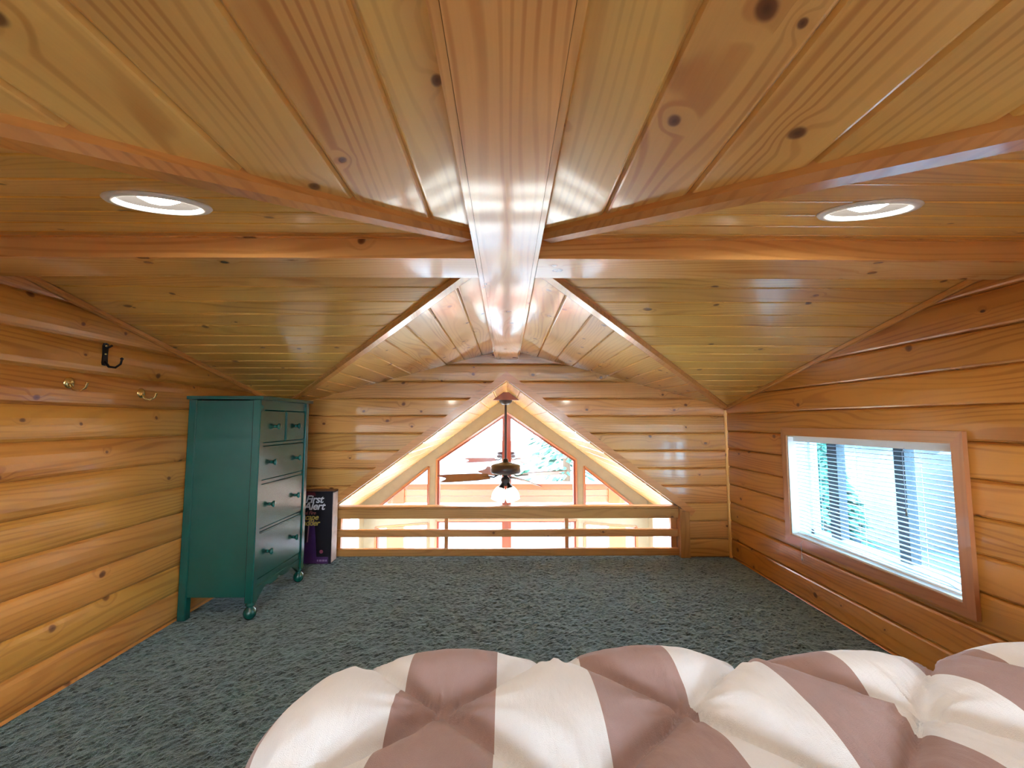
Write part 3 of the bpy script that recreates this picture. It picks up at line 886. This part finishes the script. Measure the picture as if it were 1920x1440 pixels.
# far wall, cream, with the pentagon window, two raked windows and the glazing below
g = G()
for s in (-1, 1):
    R = lambda L: [(s * x, YF, z) for x, z in L]
    for L in ([(.85, ZF), (.945, ZF), (.945, zg(.945)), (.85, zg(.85))], [(0, 1.105), (.85, .53), (.85, zg(.85)), (0, GA)], [(.945, .452), (1.575, -.045), (1.575, zg(1.575)), (.945, zg(.945))],
              [(1.575, ZF), (1.75, ZF), (1.75, zg(1.75)), (1.575, zg(1.575))], [(.945, -.225), (1.575, -.27), (1.575, -.085), (.945, -.085)], [(.945, ZF), (1.575, ZF), (1.575, -1.4), (.945, -1.4)],
              [(0, -.19), (.85, -.19), (.85, -.085), (0, -.085)]):
        g.prism(R(L), (0, .12, 0))
fw = g.obj('wall_far', CREAM); tag(fw, 'cream gable wall of the great room with tall windows', 'wall', kind='structure')

def glazed(label, pts, wdt=.05, dep=.05, mull=None, frame=W_PORCH, jamb=True):
    w_ = window(label, (sum(p[0] for p in pts) / len(pts), YF, min(p[1] for p in pts)))
    n = len(pts)
    cx = sum(p[0] for p in pts) / n; cz = sum(p[1] for p in pts) / n
    inner = []
    for i in range(n):      # inset polygon
        p0, p1, p2 = V((*pts[i - 1], 0)), V((*pts[i], 0)), V((*pts[(i + 1) % n], 0))
        d1 = (p1 - p0).normalized(); d2 = (p2 - p1).normalized()
        n1 = V((-d1.y, d1.x, 0)); n2 = V((-d2.y, d2.x, 0))
        if n1.dot(V((cx, cz, 0)) - p1) < 0: n1, n2 = -n1, -n2
        b = (n1 + n2).normalized(); inner.append(p1 + b * (wdt / max(.3, b.dot(n1))))
    for i in range(n):
        a, b = pts[i], pts[(i + 1) % n]; c_, d_ = inner[(i + 1) % n], inner[i]
        G().prism([(a[0], YF + .012, a[1]), (b[0], YF + .012, b[1]), (c_.x, YF + .012, c_.y), (d_.x, YF + .012, d_.y)], (0, dep * 2, 0)).obj('frame_board', frame, w_)
        # slim casing on the room face
        ex = [V((p[0] - cx, 0, p[1] - cz)) for p in (a, b)]
        G().bar((a[0], YF - .006, a[1]), (b[0], YF - .006, b[1]), .022, .014, (0, 1, 0)).obj('casing_board', W_CASE, w_)
    G().prism([(p.x, YF + .075, p.y) for p in inner], (0, .004, 0)).obj('pane', GLASS, w_)
    for (a, b) in (mull or []):
        G().bar((a[0], YF + .06, a[1]), (b[0], YF + .06, b[1]), .11, .10, (0, 1, 0)).obj('mullion', frame, w_)
    return w_
glazed('pentagon window with centre post high in the far gable', [(-.85, -.085), (.85, -.085), (.85, .53), (0, 1.105), (-.85, .53)], .03, .05, [((0, -.085), (0, 1.07))])
glazed('raked window left of the pentagon window', [(-1.575, -.085), (-.945, -.085), (-.945, .452), (-1.575, -.045)], .02, .04)
glazed('raked window right of the pentagon window', [(.945, -.085), (1.575, -.085), (1.575, -.045), (.945, .452)], .02, .04)
glazed('glazed patio doors below the pentagon window', [(-.85, ZF + .02), (.85, ZF + .02), (.85, -.19), (-.85, -.19)], .03, .04, [((0, ZF), (0, -.19))])
glazed('lower window under the left raked window', [(-1.575, -1.4), (-.945, -1.4), (-.945, -.225), (-1.575, -.27)], .02, .04)
glazed('lower window under the right raked window', [(.945, -1.4), (1.575, -1.4), (1.575, -.27), (.945, -.225)], .02, .04)

# ------------------------------------------------------------------ ceiling fans
FANDK = plain('dark_bronze_fan', lin(44, 36, 36), .4, .4); BLADE = plain('walnut_blade', lin(96, 58, 52), .45, nscale=30); SHADE = glow('lit_glass_shade', (1.0, .90, .74, 1), .4)
def ceiling_fan(c, label, ang0, rod):
    c = V(c)          # centre of the motor
    t = thing('ceiling_fan', c, label, 'ceiling fan', 'ceiling fans')
    top = c.z + rod
    G().prism([(c.x - .13, c.y - .06, top + .0), (c.x + .13, c.y - .06, top + .0), (c.x + .03, c.y - .06, top + .075), (c.x - .03, c.y - .06, top + .075)], (0, .12, 0)).obj('mounting_block', plain('red_brown_block', lin(128, 66, 46), .5), t)
    G().lathe([(.0, -.045), (.03, -.045), (.06, -.02), (.066, 0)], (c.x, c.y, top), seg=28).obj('canopy', FANDK, t)
    G().tube([(c.x, c.y, top - .03), (c.x, c.y, c.z + .06)], .011, 12).obj('downrod', FANDK, t)
    G().lathe([(0, .095), (.022, .09), (.026, .06), (.06, .052), (.115, .04), (.142, .025), (.145, -.035), (.13, -.05), (.06, -.058), (0, -.06)], c, seg=40).obj('motor_housing', FANDK, t)
    G().lathe([(.02, -.05), (.022, -.08), (.04, -.09), (.046, -.115), (.036, -.145), (.03, -.165), (0, -.17)], c, seg=28).obj('light_hub', FANDK, t)
    for k in range(4):
        a = math.radians(ang0 + 90 * k); d = V((math.cos(a), math.sin(a), 0)); s = V((-d.y, d.x, 0))
        z = V((0, 0, -.072)); tl = V((0, 0, .22))
        iron = G().tube([c + d * .07 + V((0, 0, -.055)), c + d * .12 + V((0, 0, -.08)), c + d * .17 + z, c + d * .24 + z], [.009, .007, .009, .006], 8).obj('blade_iron', FANDK, t)
        out = [(.17, -.045), (.30, -.062), (.50, -.068), (.60, -.066), (.655, -.058), (.585, -.012), (.60, .02), (.655, .055), (.60, .066), (.50, .068), (.30, .062), (.17, .045)]
        pts = [c + d * u + (s + V((0, 0, -.42))).normalized() * v + z for u, v in out]
        G().prism(pts, (0, 0, .006)).obj('blade', BLADE, t)
    for k in range(4):
        a = math.radians(45 + 90 * k); d = V((math.cos(a), math.sin(a), 0))
        ax = (d * .45 + V((0, 0, -1))).normalized(); o = c + d * .035 + V((0, 0, -.135))
        arm = G().lathe([(.012, 0), (.016, .02), (.026, .045), (.030, .055)], o, ax, 18).obj('shade_holder', FANDK, t)
        G().lathe([(.028, .052), (.048, .075), (.062, .11), (.068, .15), (.066, .175), (.058, .178), (.0, .16)], o, ax, 24).obj('glass_shade', SHADE, arm)
    return t
fan1 = ceiling_fan((-.01, 4.42, .55), 'dark ceiling fan with lit glass shades hanging in the great room', 203, .655)
fan2 = copy_tree(fan1); fan2.location = (-.01, 6.95, .50); fan2['label'] = 'second ceiling fan farther off, seen through the pentagon window'

# ------------------------------------------------------------------ porch beyond the glass
YP = 8.4
pw = ceiling('porch_roof', 'pitched pine roof of the porch beyond the far windows'); pw['category'] = 'roof'
for sx in (-1, 1):
    n = V((-sx * GS, 0, -1)).normalized(); vv = V((sx, 0, -GS)).normalized()
    poly = [(YF + .12, 0), (YP + .3, 0), (YP + .3, 1.15 / gth), (YF + .12, 1.15 / gth)]
    A0 = V((0, 0, 1.66))
    clad(pw, A0, (0, 1, 0), vv, n, [poly], .20, 0.0, PROF_FLAT, W_PORCH, back=-.04)
pe = thing('porch_end_wall', (0, YP, -.5), 'orange pine plank header across the open end of the porch', 'wall', kind='structure')
for k in range(3):
    za = -.47 + k * .115
    G().bar((-2.6, YP, za + .0575), (2.6, YP, za + .0575), .05, .112, ch=.008).obj('plank', W_PORCH, pe)
G().bar((-2.6, YP - .03, -.115), (2.6, YP - .03, -.115), .10, .03).obj('cap_board', plain('pale_cap', lin(240, 222, 190), .6), pe)
G().bar((-2.6, YP - .05, -.50), (2.6, YP - .05, -.50), .12, .04).obj('ledge_board', plain('pale_ledge', lin(244, 226, 196), .6), pe)
G().bar((0, YP, ZF), (0, YP, -.49), .17, .12, (0, 1, 0)).obj('centre_post', W_PORCH, pe)
for sx in (-1, 1):
    G().bar((sx * 2.0, YP, ZF), (sx * 2.0, YP, .2), .3, .12, (0, 1, 0)).obj('corner_post', W_PORCH, pe)
for sx, nm in ((-1, 'left'), (1, 'right')):
    ps_ = thing('porch_side_wall', (sx * 2.35, 7, -.5), f'orange pine plank wall on the {nm} side of the porch', 'wall', kind='structure')
    for k in range(8):
        za = -.42 + k * .15
        G().bar((sx * 2.35, YF + .4, za + .075), (sx * 2.35, YP, za + .075), .05, .147, ch=.008).obj('plank', W_PORCH, ps_)
    G().bar((sx * 2.25, YF + .14, -.28), (sx * 2.25, YP, -.28), .16, .10, ch=.02).obj('ledge_board', plain('white_ledge', lin(246, 240, 226), .6), ps_)
dk = G().box((-3.2, YF + .12, ZF - .1), (3.2, YP + 1.5, ZF - .02)).obj('porch_deck', plain('pale_decking', lin(214, 204, 190), .7))
tag(dk, 'pale deck of the porch', 'floor', kind='structure')

# ------------------------------------------------------------------ outdoors
gr = G().box((-60, -40, -2.95), (70, 90, -2.85)).obj('ground', plain('pale_gravel', lin(70, 78, 88), .9, nscale=1.2, namp=.25))
tag(gr, 'pale gravel ground outside the cabin', 'ground', kind='structure')
LEAF = plain('fir_foliage', lin(40, 88, 70), .7, nscale=6, namp=.45); BARK = plain('bark', lin(84, 66, 52), .9)
def conifer(x, y, h, r, label, seed):
    rg_ = random.Random(seed)
    t = thing('conifer', (x, y, -2.85), label, 'tree', 'trees outside')
    G().tube([(x, y, -2.85), (x + .05, y, -2.85 + h * .5), (x, y, -2.85 + h)], [.16, .10, .03], 8).obj('trunk', BARK, t)
    g = G()
    for k in range(1500):
        f = rg_.random() ** .8; z = -2.85 + h * (.08 + .92 * f); rr = r * (1.02 - f) * rg_.uniform(.35, 1.05); a = rg_.uniform(0, 6.283)
        c = V((x + math.cos(a) * rr, y + math.sin(a) * rr, z - rr * .25)); s = rg_.uniform(.10, .26)
        e1 = V((math.cos(a), math.sin(a), -.4)).normalized() * s; e2 = V((-math.sin(a), math.cos(a), rg_.uniform(-.4, .4))) * s * .5; e3 = V((0, 0, s * .25))
        g.add([c - e1, c + e2, c + e1, c - e2, c + e3], [[0, 1, 4], [1, 2, 4], [2, 3, 4], [3, 0, 4], [3, 2, 1, 0]])
    o = g.obj('foliage', LEAF, t); o['kind'] = 'stuff'
conifer(2.0, 15.5, 8.2, 2.2, 'tall fir tree seen through right half of the pentagon window', 1)
conifer(6.4, 16.6, 8.8, 1.9, 'broad fir tree standing right of the tall fir behind the porch', 2)
conifer(10.2, 14.6, 3.6, 1.3, 'small fir tree beside the pale house outside', 3)
conifer(10.9, 8.4, 3.1, 1.1, 'small fir tree outside right of the window post', 4)
def house(x, y, w, d, h, wallc, roofc, label, wins):
    t = thing('cabin_house', (x, y, -2.85), label, 'house')
    G().box((x, y - w / 2, -2.85), (x + d, y + w / 2, -2.85 + h)).obj('wall', wallc, t)
    zr = -2.85 + h
    G().prism([(x - .4, y - w / 2 - .3, zr), (x + d + .4, y - w / 2 - .3, zr), (x + d / 2, y - w / 2 - .3, zr + d * .3)], (0, w + .6, 0)).obj('roof', roofc, t)
    for (yy, zz, ww, hh) in wins:
        f = G().box((x - .05, yy - ww / 2 - .06, zz - .06), (x + .02, yy + ww / 2 + .06, zz + hh + .06)).obj('window_frame', WHITE, t)
        G().box((x - .06, yy - ww / 2, zz), (x - .045, yy + ww / 2, zz + hh)).obj('pane', plain('dark_glass', lin(34, 44, 64), .2), f)
house(12, 18.5, 9, 5, 3.2, plain('pale_siding', lin(128, 124, 122), .7), plain('grey_roof', lin(92, 96, 108), .8), 'pale house with two dark windows outside the side window', [(19.2, -1.1, .9, .6), (17.6, -1.6, .9, .7), (21.0, -.5, .9, .6)])
house(12.5, 10.0, 5, 5, 2.9, plain('rosy_siding', lin(116, 76, 68), .7), plain('slate_roof', lin(58, 66, 86), .8), 'rosy sided cabin seen through the right part of the blind', [(9.2, -1.4, .9, .6)])
rd = G().box((4.5, 2, -2.85), (10.5, 14, -2.82)).obj('driveway', plain('blue_grey_asphalt', lin(42, 54, 76), .8, nscale=5, namp=.2))
tag(rd, 'blue grey driveway below the side window', 'driveway', kind='structure')
